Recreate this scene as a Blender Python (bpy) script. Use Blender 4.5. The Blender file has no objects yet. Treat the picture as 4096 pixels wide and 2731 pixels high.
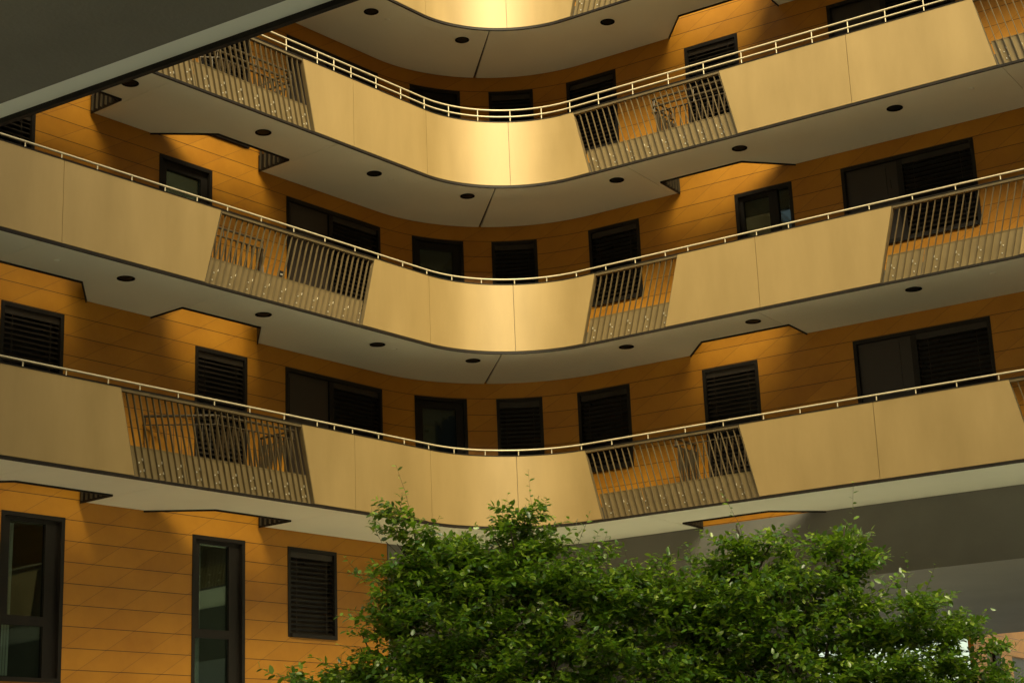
import bpy, math, random
import numpy as np
from mathutils import Matrix, Vector

# ------------------------------------------------------------------ scene, camera, world, sun, exposure
scene = bpy.context.scene
COL = scene.collection
scene.render.engine = 'CYCLES'
CAMZ = 1.6
PITCH, ROLL = 0.267475, -0.040317
cam_d = bpy.data.cameras.new("camera")
cam_d.sensor_width = 36.0
cam_d.sensor_fit = 'HORIZONTAL'
cam_d.lens = 36.0 * 6943.5 / 4096.0
cam_d.clip_start, cam_d.clip_end = 0.05, 3000.0
cam = bpy.data.objects.new("camera", cam_d)
COL.objects.link(cam)
cp, sp, cr, sr = math.cos(PITCH), math.sin(PITCH), math.cos(ROLL), math.sin(ROLL)
u_, v_, f_ = Vector((1, 0, 0)), Vector((0, -sp, cp)), Vector((0, cp, sp))
rx, uy = u_ * cr + v_ * sr, -u_ * sr + v_ * cr
cam.matrix_world = Matrix(((rx.x, uy.x, -f_.x, 0), (rx.y, uy.y, -f_.y, 0), (rx.z, uy.z, -f_.z, CAMZ), (0, 0, 0, 1)))
scene.camera = cam

SUN_EL, SUN_AZ = math.radians(41), math.radians(167)      # azimuth clockwise from +Y (the way the camera looks)
world = bpy.data.worlds.new("World")
scene.world = world
world.use_nodes = True
wn = world.node_tree
bg = wn.nodes["Background"]
sky = wn.nodes.new("ShaderNodeTexSky")
sky.sky_type = 'NISHITA'
sky.sun_disc = False
sky.sun_elevation = SUN_EL
sky.sun_rotation = SUN_AZ
sky.altitude = 200
sky.air_density = 1.0
sky.dust_density = 4.0
sky.ozone_density = 1.0
wn.links.new(sky.outputs[0], bg.inputs[0])
bg.inputs[1].default_value = 0.11

sun_d = bpy.data.lights.new("sun", 'SUN')
sun_d.energy = 4.0
sun_d.angle = math.radians(40)
sun_d.color = (1.0, 0.93, 0.80)
sun = bpy.data.objects.new("sun", sun_d)
COL.objects.link(sun)
to_sun = Vector((math.sin(SUN_AZ) * math.cos(SUN_EL), math.cos(SUN_AZ) * math.cos(SUN_EL), math.sin(SUN_EL)))
sun.rotation_euler = to_sun.to_track_quat('Z', 'Y').to_euler()
sun.location = (0, 0, 60)

vs = scene.view_settings
vs.view_transform = 'Standard'
vs.look = 'None'
vs.gamma = 1.0
vs.exposure = 1.32
vs.use_white_balance = True
vs.white_balance_temperature = 8800
vs.white_balance_tint = -5
cy = scene.cycles
cy.use_denoising = True
cy.max_bounces = 8
cy.diffuse_bounces = 5
cy.glossy_bounces = 4
cy.transmission_bounces = 4
cy.transparent_max_bounces = 8
cy.sample_clamp_indirect = 8.0
random.seed(7)
rng = np.random.default_rng(11)

# ------------------------------------------------------------------ plan of the courtyard (metres, camera at the origin)
ZA, H, HP = 4.636 + CAMZ, 3.0, 1.194          # underside of the lowest balcony, storey height, parapet height
DEP, RP, RW = 1.813, 1.907, 2.915             # balcony depth, corner radius of the parapet and of the wall
AL, DANG = 0.6705177, 0.1021042
dL = np.array([-math.sin(AL), -math.cos(AL)])
aR_ = AL - math.pi / 2 - DANG
dR = np.array([-math.sin(aR_), -math.cos(aR_)])
CC = np.array([-0.28267, 29.17422])
ANG = math.acos(dL @ dR)
BIS = (dL + dR) / np.linalg.norm(dL + dR)


def _into(d):
    n = np.array([-d[1], d[0]])
    return -n if n @ BIS > 0 else n


nL, nR = _into(dL), _into(dR)
_A0 = math.atan2(nL[1], nL[0])
_DA = (math.atan2(nR[1], nR[0]) - _A0 + math.pi) % (2 * math.pi) - math.pi


class Curve:
    """a plan line: left wing, rounded corner, right wing; s = 0 in the middle of the corner"""

    def __init__(self, R, off):
        self.R = R
        self.c = CC - BIS * off / math.sin(ANG / 2)
        self.t = R / math.tan(ANG / 2)
        self.ctr = self.c + BIS * R / math.sin(ANG / 2)
        self.L = R * (math.pi - ANG)

    def normal(self, s):
        f = min(max(s / self.L + 0.5, 0), 1)
        a = _A0 + _DA * f
        return np.array([math.cos(a), math.sin(a)])

    def at(self, s, o=0.0):
        """point at arc length s, moved o metres into the building"""
        n = self.normal(s)
        if s < -self.L / 2:
            p = self.c + dL * (self.t - s - self.L / 2)
        elif s > self.L / 2:
            p = self.c + dR * (self.t + s - self.L / 2)
        else:
            p = self.ctr + self.R * n
        return p + n * o

    def cuts(self, s0, s1, step=0.11):
        """parameters 0..1 so that bends are followed and straights are not cut"""
        out = {0.0, 1.0}
        if s1 - s0 < 1e-6:
            return [0.0, 1.0]
        a, b = max(s0, -self.L / 2), min(s1, self.L / 2)
        if b > a:
            n = max(2, int((b - a) / step))
            for i in range(n + 1):
                out.add(min(1.0, max(0.0, (a + (b - a) * i / n - s0) / (s1 - s0))))
        return sorted(out)


PAR, WAL = Curve(RP, 0.0), Curve(RW, DEP)
SL_P = PAR.L / 2
SW_OFF = WAL.L / 2 + 0.7217 - SL_P      # wall s minus parapet s along the straight wings


def sw(s):
    """wall s that faces parapet s"""
    if abs(s) <= SL_P:
        return s * (SL_P + SW_OFF) / SL_P
    return s + math.copysign(SW_OFF, s)


A_OFF = PAR.t - SL_P                     # distance along the wing a = |s| + A_OFF


# ------------------------------------------------------------------ materials
def new_mat(name):
    m = bpy.data.materials.new(name)
    m.use_nodes = True
    nt = m.node_tree
    return m, nt, nt.nodes["Principled BSDF"]


def N(nt, kind, **kw):
    n = nt.nodes.new(kind)
    for k, v in kw.items():
        if k in ('op',):
            n.operation = v
        elif hasattr(n, k):
            setattr(n, k, v)
    return n


def mathn(nt, op, a, b=None):
    n = nt.nodes.new("ShaderNodeMath")
    n.operation = op
    for i, x in enumerate((a, b)):
        if x is None:
            continue
        if isinstance(x, (int, float)):
            n.inputs[i].default_value = x
        else:
            nt.links.new(x, n.inputs[i])
    return n.outputs[0]


def mottled(name, c0, c1, scale=3.0, rough=0.6, metallic=0.0, spec=0.5, bump=0.0, bscale=60.0, stretch=None, coat=0.0, r_var=0.08):
    m, nt, b = new_mat(name)
    tc = N(nt, "ShaderNodeTexCoord")
    src = tc.outputs["Object"]
    if stretch:
        mp = N(nt, "ShaderNodeMapping")
        mp.inputs["Scale"].default_value = stretch
        nt.links.new(src, mp.inputs[0])
        src = mp.outputs[0]
    no = N(nt, "ShaderNodeTexNoise")
    no.inputs["Scale"].default_value = scale
    no.inputs["Detail"].default_value = 6
    no.inputs["Roughness"].default_value = 0.6
    nt.links.new(src, no.inputs["Vector"])
    rp = N(nt, "ShaderNodeValToRGB")
    rp.color_ramp.elements[0].position, rp.color_ramp.elements[1].position = 0.3, 0.7
    rp.color_ramp.elements[0].color = (*c0, 1)
    rp.color_ramp.elements[1].color = (*c1, 1)
    nt.links.new(no.outputs[0], rp.inputs[0])
    nt.links.new(rp.outputs[0], b.inputs["Base Color"])
    rr = N(nt, "ShaderNodeMapRange")
    rr.inputs[3].default_value, rr.inputs[4].default_value = rough - r_var, rough + r_var
    nt.links.new(no.outputs[0], rr.inputs[0])
    nt.links.new(rr.outputs[0], b.inputs["Roughness"])
    b.inputs["Metallic"].default_value = metallic
    b.inputs["Specular IOR Level"].default_value = spec
    b.inputs["Coat Weight"].default_value = coat
    if bump:
        n2 = N(nt, "ShaderNodeTexNoise")
        n2.inputs["Scale"].default_value = bscale
        n2.inputs["Detail"].default_value = 3
        nt.links.new(tc.outputs["Object"], n2.inputs["Vector"])
        bp = N(nt, "ShaderNodeBump")
        bp.inputs["Strength"].default_value = bump
        bp.inputs["Distance"].default_value = 0.01
        nt.links.new(n2.outputs[0], bp.inputs["Height"])
        nt.links.new(bp.outputs[0], b.inputs["Normal"])
    return m


def board_mat():
    """orange cladding: boards 0.30 m high, raking butt joints; uv = (metres along the wall, height)"""
    m, nt, b = new_mat("orange_cladding")
    uv = N(nt, "ShaderNodeUVMap")
    uv.uv_map = "metres"
    sx = N(nt, "ShaderNodeSeparateXYZ")
    nt.links.new(uv.outputs[0], sx.inputs[0])
    s, z = sx.outputs[0], sx.outputs[1]
    # course joints
    zz = mathn(nt, 'DIVIDE', mathn(nt, 'ADD', z, -(ZA - 0.31) + 30.0), 0.30)
    fz = mathn(nt, 'FRACT', zz)
    dz_ = mathn(nt, 'MULTIPLY', mathn(nt, 'MINIMUM', fz, mathn(nt, 'SUBTRACT', 1.0, fz)), 0.30)
    course = mathn(nt, 'FLOOR', zz)
    # raking joints, 0.75 m apart
    dd = mathn(nt, 'DIVIDE', mathn(nt, 'ADD', mathn(nt, 'SUBTRACT', s, mathn(nt, 'DIVIDE', z, 0.605)), 100.3), 0.75)
    fd = mathn(nt, 'FRACT', dd)
    dd_ = mathn(nt, 'MULTIPLY', mathn(nt, 'MINIMUM', fd, mathn(nt, 'SUBTRACT', 1.0, fd)), 0.75 * 0.52)
    panel = mathn(nt, 'FLOOR', dd)
    g1 = N(nt, "ShaderNodeMapRange")
    nt.links.new(dz_, g1.inputs[0])
    g1.inputs[1].default_value, g1.inputs[2].default_value = 0.0025, 0.0065
    g2 = N(nt, "ShaderNodeMapRange")
    nt.links.new(dd_, g2.inputs[0])
    g2.inputs[1].default_value, g2.inputs[2].default_value = 0.0012, 0.0045
    g2.inputs[3].default_value = 0.45
    gap = mathn(nt, 'MULTIPLY', g1.outputs[0], g2.outputs[0])
    # board to board tint
    cb = N(nt, "ShaderNodeCombineXYZ")
    nt.links.new(course, cb.inputs[0])
    nt.links.new(panel, cb.inputs[1])
    wnz = N(nt, "ShaderNodeTexWhiteNoise")
    wnz.noise_dimensions = '3D'
    nt.links.new(cb.outputs[0], wnz.inputs["Vector"])
    tc = N(nt, "ShaderNodeTexCoord")
    no = N(nt, "ShaderNodeTexNoise")
    no.inputs["Scale"].default_value = 1.3
    no.inputs["Detail"].default_value = 8
    no.inputs["Roughness"].default_value = 0.65
    nt.links.new(tc.outputs["Object"], no.inputs["Vector"])
    mixv = mathn(nt, 'ADD', mathn(nt, 'MULTIPLY', wnz.outputs[0], 0.16), mathn(nt, 'MULTIPLY', no.outputs[0], 0.84))
    rp = N(nt, "ShaderNodeValToRGB")
    rp.color_ramp.elements[0].position, rp.color_ramp.elements[1].position = 0.25, 0.75
    rp.color_ramp.elements[0].color = (0.345, 0.132, 0.015, 1)
    rp.color_ramp.elements[1].color = (0.50, 0.216, 0.028, 1)
    nt.links.new(mixv, rp.inputs[0])
    mx = N(nt, "ShaderNodeMix", data_type='RGBA')
    nt.links.new(gap, mx.inputs[0])
    mx.inputs[6].default_value = (0.05, 0.018, 0.004, 1)
    nt.links.new(rp.outputs[0], mx.inputs[7])
    nt.links.new(mx.outputs[2], b.inputs["Base Color"])
    b.inputs["Roughness"].default_value = 0.5
    b.inputs["Specular IOR Level"].default_value = 0.35
    bp = N(nt, "ShaderNodeBump")
    bp.inputs["Strength"].default_value = 0.5
    bp.inputs["Distance"].default_value = 0.006
    nt.links.new(gap, bp.inputs["Height"])
    nt.links.new(bp.outputs[0], b.inputs["Normal"])
    return m


def glass_mat():
    m = bpy.data.materials.new("window_glass")
    m.use_nodes = True
    nt = m.node_tree
    nt.nodes.clear()
    out = N(nt, "ShaderNodeOutputMaterial")
    fr = N(nt, "ShaderNodeFresnel")
    fr.inputs[0].default_value = 1.55
    tr = N(nt, "ShaderNodeBsdfTransparent")
    tr.inputs[0].default_value = (0.72, 0.80, 0.76, 1)
    gl = N(nt, "ShaderNodeBsdfGlossy")
    gl.inputs["Roughness"].default_value = 0.02
    gl.inputs[0].default_value = (0.9, 1.0, 1.0, 1)
    mx = N(nt, "ShaderNodeMixShader")
    nt.links.new(mathn(nt, 'ADD', mathn(nt, 'MULTIPLY', fr.outputs[0], 0.65), 0.0), mx.inputs[0])
    nt.links.new(tr.outputs[0], mx.inputs[1])
    nt.links.new(gl.outputs[0], mx.inputs[2])
    nt.links.new(mx.outputs[0], out.inputs[0])
    return m


def leaf_mat():
    m, nt, b = new_mat("leaf")
    ge = N(nt, "ShaderNodeNewGeometry")
    rp = N(nt, "ShaderNodeValToRGB")
    e = rp.color_ramp.elements
    e[0].position, e[1].position = 0.0, 1.0
    e[0].color = (0.022, 0.062, 0.010, 1)
    e[1].color = (0.32, 0.43, 0.060, 1)
    e2 = e.new(0.65)
    e2.color = (0.085, 0.20, 0.020, 1)
    nt.links.new(ge.outputs["Random Per Island"], rp.inputs[0])
    nt.links.new(rp.outputs[0], b.inputs["Base Color"])
    b.inputs["Roughness"].default_value = 0.32
    b.inputs["Specular IOR Level"].default_value = 0.65
    tl = N(nt, "ShaderNodeBsdfTranslucent")
    hs = N(nt, "ShaderNodeMix", data_type='RGBA')
    hs.inputs[0].default_value = 0.5
    nt.links.new(rp.outputs[0], hs.inputs[6])
    hs.inputs[7].default_value = (0.24, 0.42, 0.020, 1)
    nt.links.new(hs.outputs[2], tl.inputs[0])
    mx = N(nt, "ShaderNodeMixShader")
    mx.inputs[0].default_value = 0.36
    out = nt.nodes["Material Output"]
    nt.links.new(b.outputs[0], mx.inputs[1])
    nt.links.new(tl.outputs[0], mx.inputs[2])
    nt.links.new(mx.outputs[0], out.inputs[0])
    return m


M = dict(
    panel=mottled("champagne_panel", (0.232, 0.155, 0.062), (0.285, 0.192, 0.080), 1.1, 0.50, 0.16, 0.5, 0.03, 160, stretch=(1.6, 1.6, 0.45)),
    lining=mottled("parapet_lining", (0.13, 0.095, 0.05), (0.17, 0.125, 0.065), 2.0, 0.55),
    orange=board_mat(),
    soffit=mottled("pale_grey_soffit", (0.80, 0.81, 0.69), (0.86, 0.87, 0.74), 0.7, 0.75, 0, 0.3, 0.06, 90),
    core=mottled("dark_slab_edge", (0.035, 0.028, 0.022), (0.05, 0.04, 0.03), 2.0, 0.6),
    trim=mottled("dark_bronze_trim", (0.009, 0.006, 0.004), (0.015, 0.011, 0.007), 4.0, 0.6, 0.0, 0.2),
    rail=mottled("cream_painted_rail", (0.40, 0.335, 0.22), (0.47, 0.395, 0.265), 9.0, 0.35, 0.1, 0.5, r_var=0.05),
    bar=mottled("bronze_painted_bar", (0.095, 0.068, 0.034), (0.125, 0.090, 0.045), 6.0, 0.45, 0.3),
    plate=mottled("bronze_painted_plate", (0.165, 0.116, 0.054), (0.200, 0.142, 0.068), 2.5, 0.45, 0.3),
    bolt=mottled("galvanised_bolt", (0.72, 0.70, 0.62), (0.85, 0.83, 0.74), 9.0, 0.3, 0.6),
    frame=mottled("dark_brown_frame", (0.008, 0.006, 0.004), (0.014, 0.010, 0.007), 5.0, 0.55, 0.0, 0.25),
    door=mottled("brown_door_leaf", (0.022, 0.014, 0.008), (0.030, 0.020, 0.012), 2.0, 0.5),
    blind=mottled("dark_blind_slat", (0.022, 0.016, 0.011), (0.034, 0.025, 0.017), 3.0, 0.42, 0.2),
    glass=glass_mat(),
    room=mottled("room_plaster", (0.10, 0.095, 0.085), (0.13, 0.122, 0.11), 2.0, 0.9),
    curtain=mottled("white_net_curtain", (0.55, 0.55, 0.52), (0.68, 0.68, 0.65), 3.0, 0.9, stretch=(14, 14, 0.5)),
    concrete=mottled("grey_concrete", (0.135, 0.132, 0.116), (0.172, 0.168, 0.150), 0.8, 0.7, 0, 0.35, 0.08, 70),
    near=mottled("shaded_rough_concrete", (0.082, 0.079, 0.066), (0.108, 0.104, 0.088), 1.6, 0.8, 0, 0.3, 0.25, 45),  # grey concrete copy with the shade of the underside in its colour
    guard=mottled("silhouette_bronze", (0.045, 0.031, 0.016), (0.062, 0.044, 0.023), 6.0, 0.5, 0.2),  # bar bronze with shade in its colour, so guards read as silhouettes
    lamp=mottled("black_lamp_ring", (0.003, 0.0035, 0.003), (0.006, 0.007, 0.006), 6.0, 0.8, 0.0, 0.08),
    lens=mottled("dark_lamp_glass", (0.004, 0.006, 0.006), (0.008, 0.010, 0.010), 6.0, 0.4, 0.0, 0.15),
    white=mottled("white_plastic", (0.60, 0.58, 0.52), (0.66, 0.64, 0.57), 6.0, 0.5),
    bark=mottled("dark_bark", (0.045, 0.034, 0.024), (0.085, 0.066, 0.047), 9.0, 0.85, bump=0.4, bscale=40, stretch=(1, 1, 0.25)),
    leaf=leaf_mat(),
    paving=mottled("pale_paving", (0.60, 0.595, 0.525), (0.70, 0.695, 0.615), 0.6, 0.8, bump=0.1, bscale=30),
    soil=mottled("dark_bounce_cut_soil", (0.030, 0.026, 0.016), (0.055, 0.060, 0.026), 2.5, 0.9, bump=0.3, bscale=25),  # for the added bed; dark to cut light bounced off the ground
    roof=mottled("grey_roofing", (0.18, 0.18, 0.17), (0.24, 0.24, 0.23), 1.0, 0.9),
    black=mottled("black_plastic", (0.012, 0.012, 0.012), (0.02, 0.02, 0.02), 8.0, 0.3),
)


# ------------------------------------------------------------------ mesh helpers
class MB:
    def __init__(self):
        self.v, self.f, self.uv = [], [], []

    def face(self, pts, uv=None):
        i = len(self.v)
        self.v += [tuple(map(float, p)) for p in pts]
        self.f.append(tuple(range(i, i + len(pts))))
        self.uv.append(uv or [(p[0] + p[1], p[2]) for p in pts])

    def hexa(self, a, b, ua=None, ub=None, cap0=True, cap1=True):
        """a, b: four points each, the two ends of a bar in the same turning order"""
        for i in range(4):
            j = (i + 1) % 4
            uv = [ua[i], ub[i], ub[j], ua[j]] if ua else None
            self.face([a[i], b[i], b[j], a[j]], uv)
        if cap0:
            self.face([a[0], a[1], a[2], a[3]], [ua[0], ua[1], ua[2], ua[3]] if ua else None)
        if cap1:
            self.face([b[3], b[2], b[1], b[0]], [ub[3], ub[2], ub[1], ub[0]] if ub else None)

    def strip(self, cv, s0, s1, o0, o1, z0, z1, tilt0=0.0, tilt1=None, nz=1, step=0.11):
        """a solid that follows a plan line from s0 to s1, between offsets o0 (front) and o1 and heights z0, z1; its ends lean by tilt"""
        tilt1 = tilt0 if tilt1 is None else tilt1
        ts = cv.cuts(min(s0, s0 + tilt0), max(s1, s1 + tilt1), step)
        for q in range(nz):
            fa, fb = q / nz, (q + 1) / nz
            za, zb = z0 + (z1 - z0) * fa, z0 + (z1 - z0) * fb
            prev = None
            for i, t in enumerate(ts):
                sb = (s0 + tilt0 * fa) * (1 - t) + (s1 + tilt1 * fa) * t
                st = (s0 + tilt0 * fb) * (1 - t) + (s1 + tilt1 * fb) * t
                ring = [(*cv.at(sb, o0), za), (*cv.at(st, o0), zb), (*cv.at(st, o1), zb), (*cv.at(sb, o1), za)]
                uv = [(sb, za), (st, zb), (st, zb), (sb, za)]
                if prev:
                    self.hexa(prev[0], ring, prev[1], uv, i == 1, i == len(ts) - 1)
                prev = (ring, uv)

    def box(self, c, ex, ey, ez, sx, sy, sz):
        """box at centre c with unit axes and half sizes"""
        c, ex, ey, ez = (np.array(q, float) for q in (c, ex, ey, ez))
        a = [c - ex * sx + ey * j * sy + ez * k * sz for j, k in ((-1, -1), (1, -1), (1, 1), (-1, 1))]
        b = [q + 2 * ex * sx for q in a]
        self.hexa(a, b)

    def tube(self, pts, r, n=8, r1=None):
        pts = [np.array(p, float) for p in pts]
        rings = []
        up = np.array([0, 0, 1.0])
        for i, p in enumerate(pts):
            t = pts[min(i + 1, len(pts) - 1)] - pts[max(i - 1, 0)]
            t = t / (np.linalg.norm(t) + 1e-9)
            h = np.cross(t, up)
            if np.linalg.norm(h) < 1e-3:
                h = np.array([1.0, 0, 0])
            h /= np.linalg.norm(h)
            w = np.cross(h, t)
            rr = r if r1 is None else r + (r1 - r) * i / max(1, len(pts) - 1)
            rings.append([p + rr * (math.cos(2 * math.pi * k / n) * h + math.sin(2 * math.pi * k / n) * w) for k in range(n)])
        base = len(self.v)
        for rg in rings:
            self.v += [tuple(map(float, q)) for q in rg]
        for i in range(len(rings) - 1):
            for k in range(n):
                a, b = base + i * n + k, base + i * n + (k + 1) % n
                self.f.append((a, b, b + n, a + n))
                self.uv.append([(0, 0)] * 4)
        self.f.append(tuple(base + k for k in reversed(range(n))))
        self.uv.append([(0, 0)] * n)
        self.f.append(tuple(base + (len(rings) - 1) * n + k for k in range(n)))
        self.uv.append([(0, 0)] * n)

    def build(self, name, mat, parent=None, smooth=False, label=None):
        me = bpy.data.meshes.new(name)
        me.from_pydata(self.v, [], self.f)
        ul = me.uv_layers.new(name="metres")
        flat = [c for u in self.uv for p in u for c in p]
        ul.data.foreach_set("uv", flat)
        me.validate()
        if smooth is not False:
            me.polygons.foreach_set("use_smooth", [True] * len(me.polygons))
            if smooth is not True:
                me.set_sharp_from_angle(angle=smooth)
        me.materials.append(mat)
        o = bpy.data.objects.new(name, me)
        COL.objects.link(o)
        if parent is not None:
            o.parent = parent
        if label:
            o["label"] = label
        return o


def weld(o):
    """merge the doubled corners of a swept solid so that shading is smooth along the bend"""
    import bmesh
    bm = bmesh.new()
    bm.from_mesh(o.data)
    bmesh.ops.remove_doubles(bm, verts=bm.verts, dist=0.0004)
    bmesh.ops.recalc_face_normals(bm, faces=bm.faces)
    bm.to_mesh(o.data)
    bm.free()
    o.data.polygons.foreach_set("use_smooth", [True] * len(o.data.polygons))
    o.data.set_sharp_from_angle(angle=math.radians(30))
    return o


def thing(name, label, cat, loc=(0, 0, 0), group=None):
    o = bpy.data.objects.new(name, None)
    o.empty_display_size = 0.2
    COL.objects.link(o)
    o.location = loc
    o["label"] = label
    o["category"] = cat
    if group:
        o["group"] = group
    return o


def structure(o):
    o["kind"] = "structure"
    return o


# ------------------------------------------------------------------ ground
mb = MB()
mb.face([(-900, -900, 0), (900, -900, 0), (900, 900, 0), (-900, 900, 0)])
structure(mb.build("ground", M['paving']))

# added, unseen: a dark edged bed that cuts ground bounce under the trees
mb = MB()
bed = [(-3.6, 17.2), (5.6, 17.2), (6.6, 19.0), (6.0, 24.2), (2.5, 25.2), (-3.0, 24.6), (-4.2, 21.0)]
mb.face([(x, y, 0.13) for x, y in bed])
structure(mb.build("bounce_cut_bed", M['soil']))
mb = MB()
for (x0, y0), (x1, y1) in zip(bed, bed[1:] + bed[:1]):
    L = math.hypot(x1 - x0, y1 - y0)
    t = np.array([(x1 - x0) / L, (y1 - y0) / L])
    mb.box(((x0 + x1) / 2, (y0 + y1) / 2, 0.08), (*t, 0), (-t[1], t[0], 0), (0, 0, 1), L / 2 - 0.06, 0.06, 0.09)
structure(mb.build("kerb", M['concrete']))

# ------------------------------------------------------------------ main building: walls, windows, roof
S_MIN, S_MAX = -19.0, 27.0          # ends of the two wings (wall s)
Z_ROOF = ZA + 4 * H + 0.5
bld = thing("apartment_building", "orange clad apartment building with two wings meeting in a rounded inner corner behind the balconies", "building",
            (*WAL.at(0), 0))

# windows: (s0, s1, z0 above floor, z1, kind); floor of storey k is ZA + 3k
TOPW = 2.68
WINS = {
    2: [(-9.1, -8.1, .3, TOPW, 'blind'), (-6.33, -5.26, .3, TOPW, 'blind'), (-4.38, -2.08, .3, TOPW, 'double'), (-1.32, -0.29, .3, TOPW, 'glass'), (0.26, 1.11, .3, TOPW, 'blind'),
        (1.78, 2.84, 1.2, TOPW, 'blind'), (4.28, 5.34, .3, TOPW, 'blind'), (7.05, 9.30, .3, TOPW, 'rdouble'), (11.6, 12.7, 1.2, TOPW, 'blind')],
    1: [(-10.6, -9.5, .3, TOPW, 'blind'), (-7.16, -6.07, 1.0, TOPW, 'glass'), (-4.41, -2.10, .3, TOPW, 'double'), (-1.35, -0.32, .3, TOPW, 'glass'), (0.21, 1.06, .3, TOPW, 'blind'),
        (2.08, 3.14, 1.22, TOPW, 'blind'), (5.05, 6.13, .8, TOPW, 'glass2'), (7.03, 9.32, 1.2, TOPW, 'rdouble'), (12.2, 13.2, 1.2, TOPW, 'blind')],
    0: [(-13.4, -12.4, .3, TOPW, 'blind'), (-9.96, -8.88, .3, TOPW, 'blind'), (-6.39, -5.30, .3, TOPW, 'blind'), (-4.45, -2.13, .3, TOPW, 'double'), (-1.38, -0.35, .3, TOPW, 'glass'), (0.19, 1.03, .3, TOPW, 'blind'),
        (1.69, 2.75, 1.2, TOPW, 'blind'), (4.19, 5.24, .3, TOPW, 'blind'), (6.96, 9.26, .3, TOPW, 'rdouble'), (11.6, 12.7, 1.2, TOPW, 'blind')],
    3: [(-6.33, -5.26, .3, TOPW, 'blind'), (-4.38, -2.08, .3, TOPW, 'double'), (-1.35, -.3, .3, TOPW, 'blind'), (0.2, 1.06, .3, TOPW, 'blind'), (2.08, 3.14, 1.2, TOPW, 'blind'),
        (5.05, 6.13, .8, TOPW, 'blind'), (7.05, 9.30, .3, TOPW, 'rdouble')],
    -1: [(-13.3, -12.2, .4, 2.71, 'tall'), (-9.82, -8.76, .4, 2.71, 'tall'), (-6.41, -5.34, .4, 2.71, 'tall'), (-4.42, -3.31, 1.27, 2.71, 'blind')],
}
G_END = -2.08                        # the ground storey's cladding stops here, the grey passage begins


def wall_cells(mb, s0, s1, z0, z1, wins):
    wins = sorted(w for w in wins if w[0] > s0 and w[1] < s1)
    cur = s0
    for a, b, wz0, wz1, _k in wins:
        mb.strip(WAL, cur, a, 0, 0.16, z0, z1)
        if wz0 > z0 + 0.01:
            mb.strip(WAL, a, b, 0, 0.16, z0, wz0)
        mb.strip(WAL, a, b, 0, 0.16, wz1, z1)
        cur = b
    mb.strip(WAL, cur, s1, 0, 0.16, z0, z1)


KIND_LABEL = {'blind': "window with its dark slatted blind lowered", 'glass': "dark framed window with clear glass", 'glass2': "window with a wide and a narrow pane",
              'double': "wide opening with a brown door leaf and a slatted blind", 'rdouble': "wide opening with a brown door leaf and a slatted blind",
              'tall': "tall window with a transom bar low down"}


def slats(mb, s0, s1, z0, z1, o):
    n = int((z1 - z0) / 0.075)
    for i in range(n):
        z = z0 + (i + 0.5) * (z1 - z0) / n
        ring = []
        for s in (s0, s1):
            q = [(o - 0.030, -0.024), (o - 0.026, -0.028), (o + 0.030, 0.026), (o + 0.026, 0.030)]
            ring.append([(*WAL.at(s, a), z + b) for a, b in q])
        mb.hexa(ring[0], ring[1])
    for f in (0.16, 0.84):                                 # ladder tapes
        s = s0 + (s1 - s0) * f
        mb.strip(WAL, s - 0.006, s + 0.006, o - 0.034, o - 0.031, z0, z1)


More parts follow.
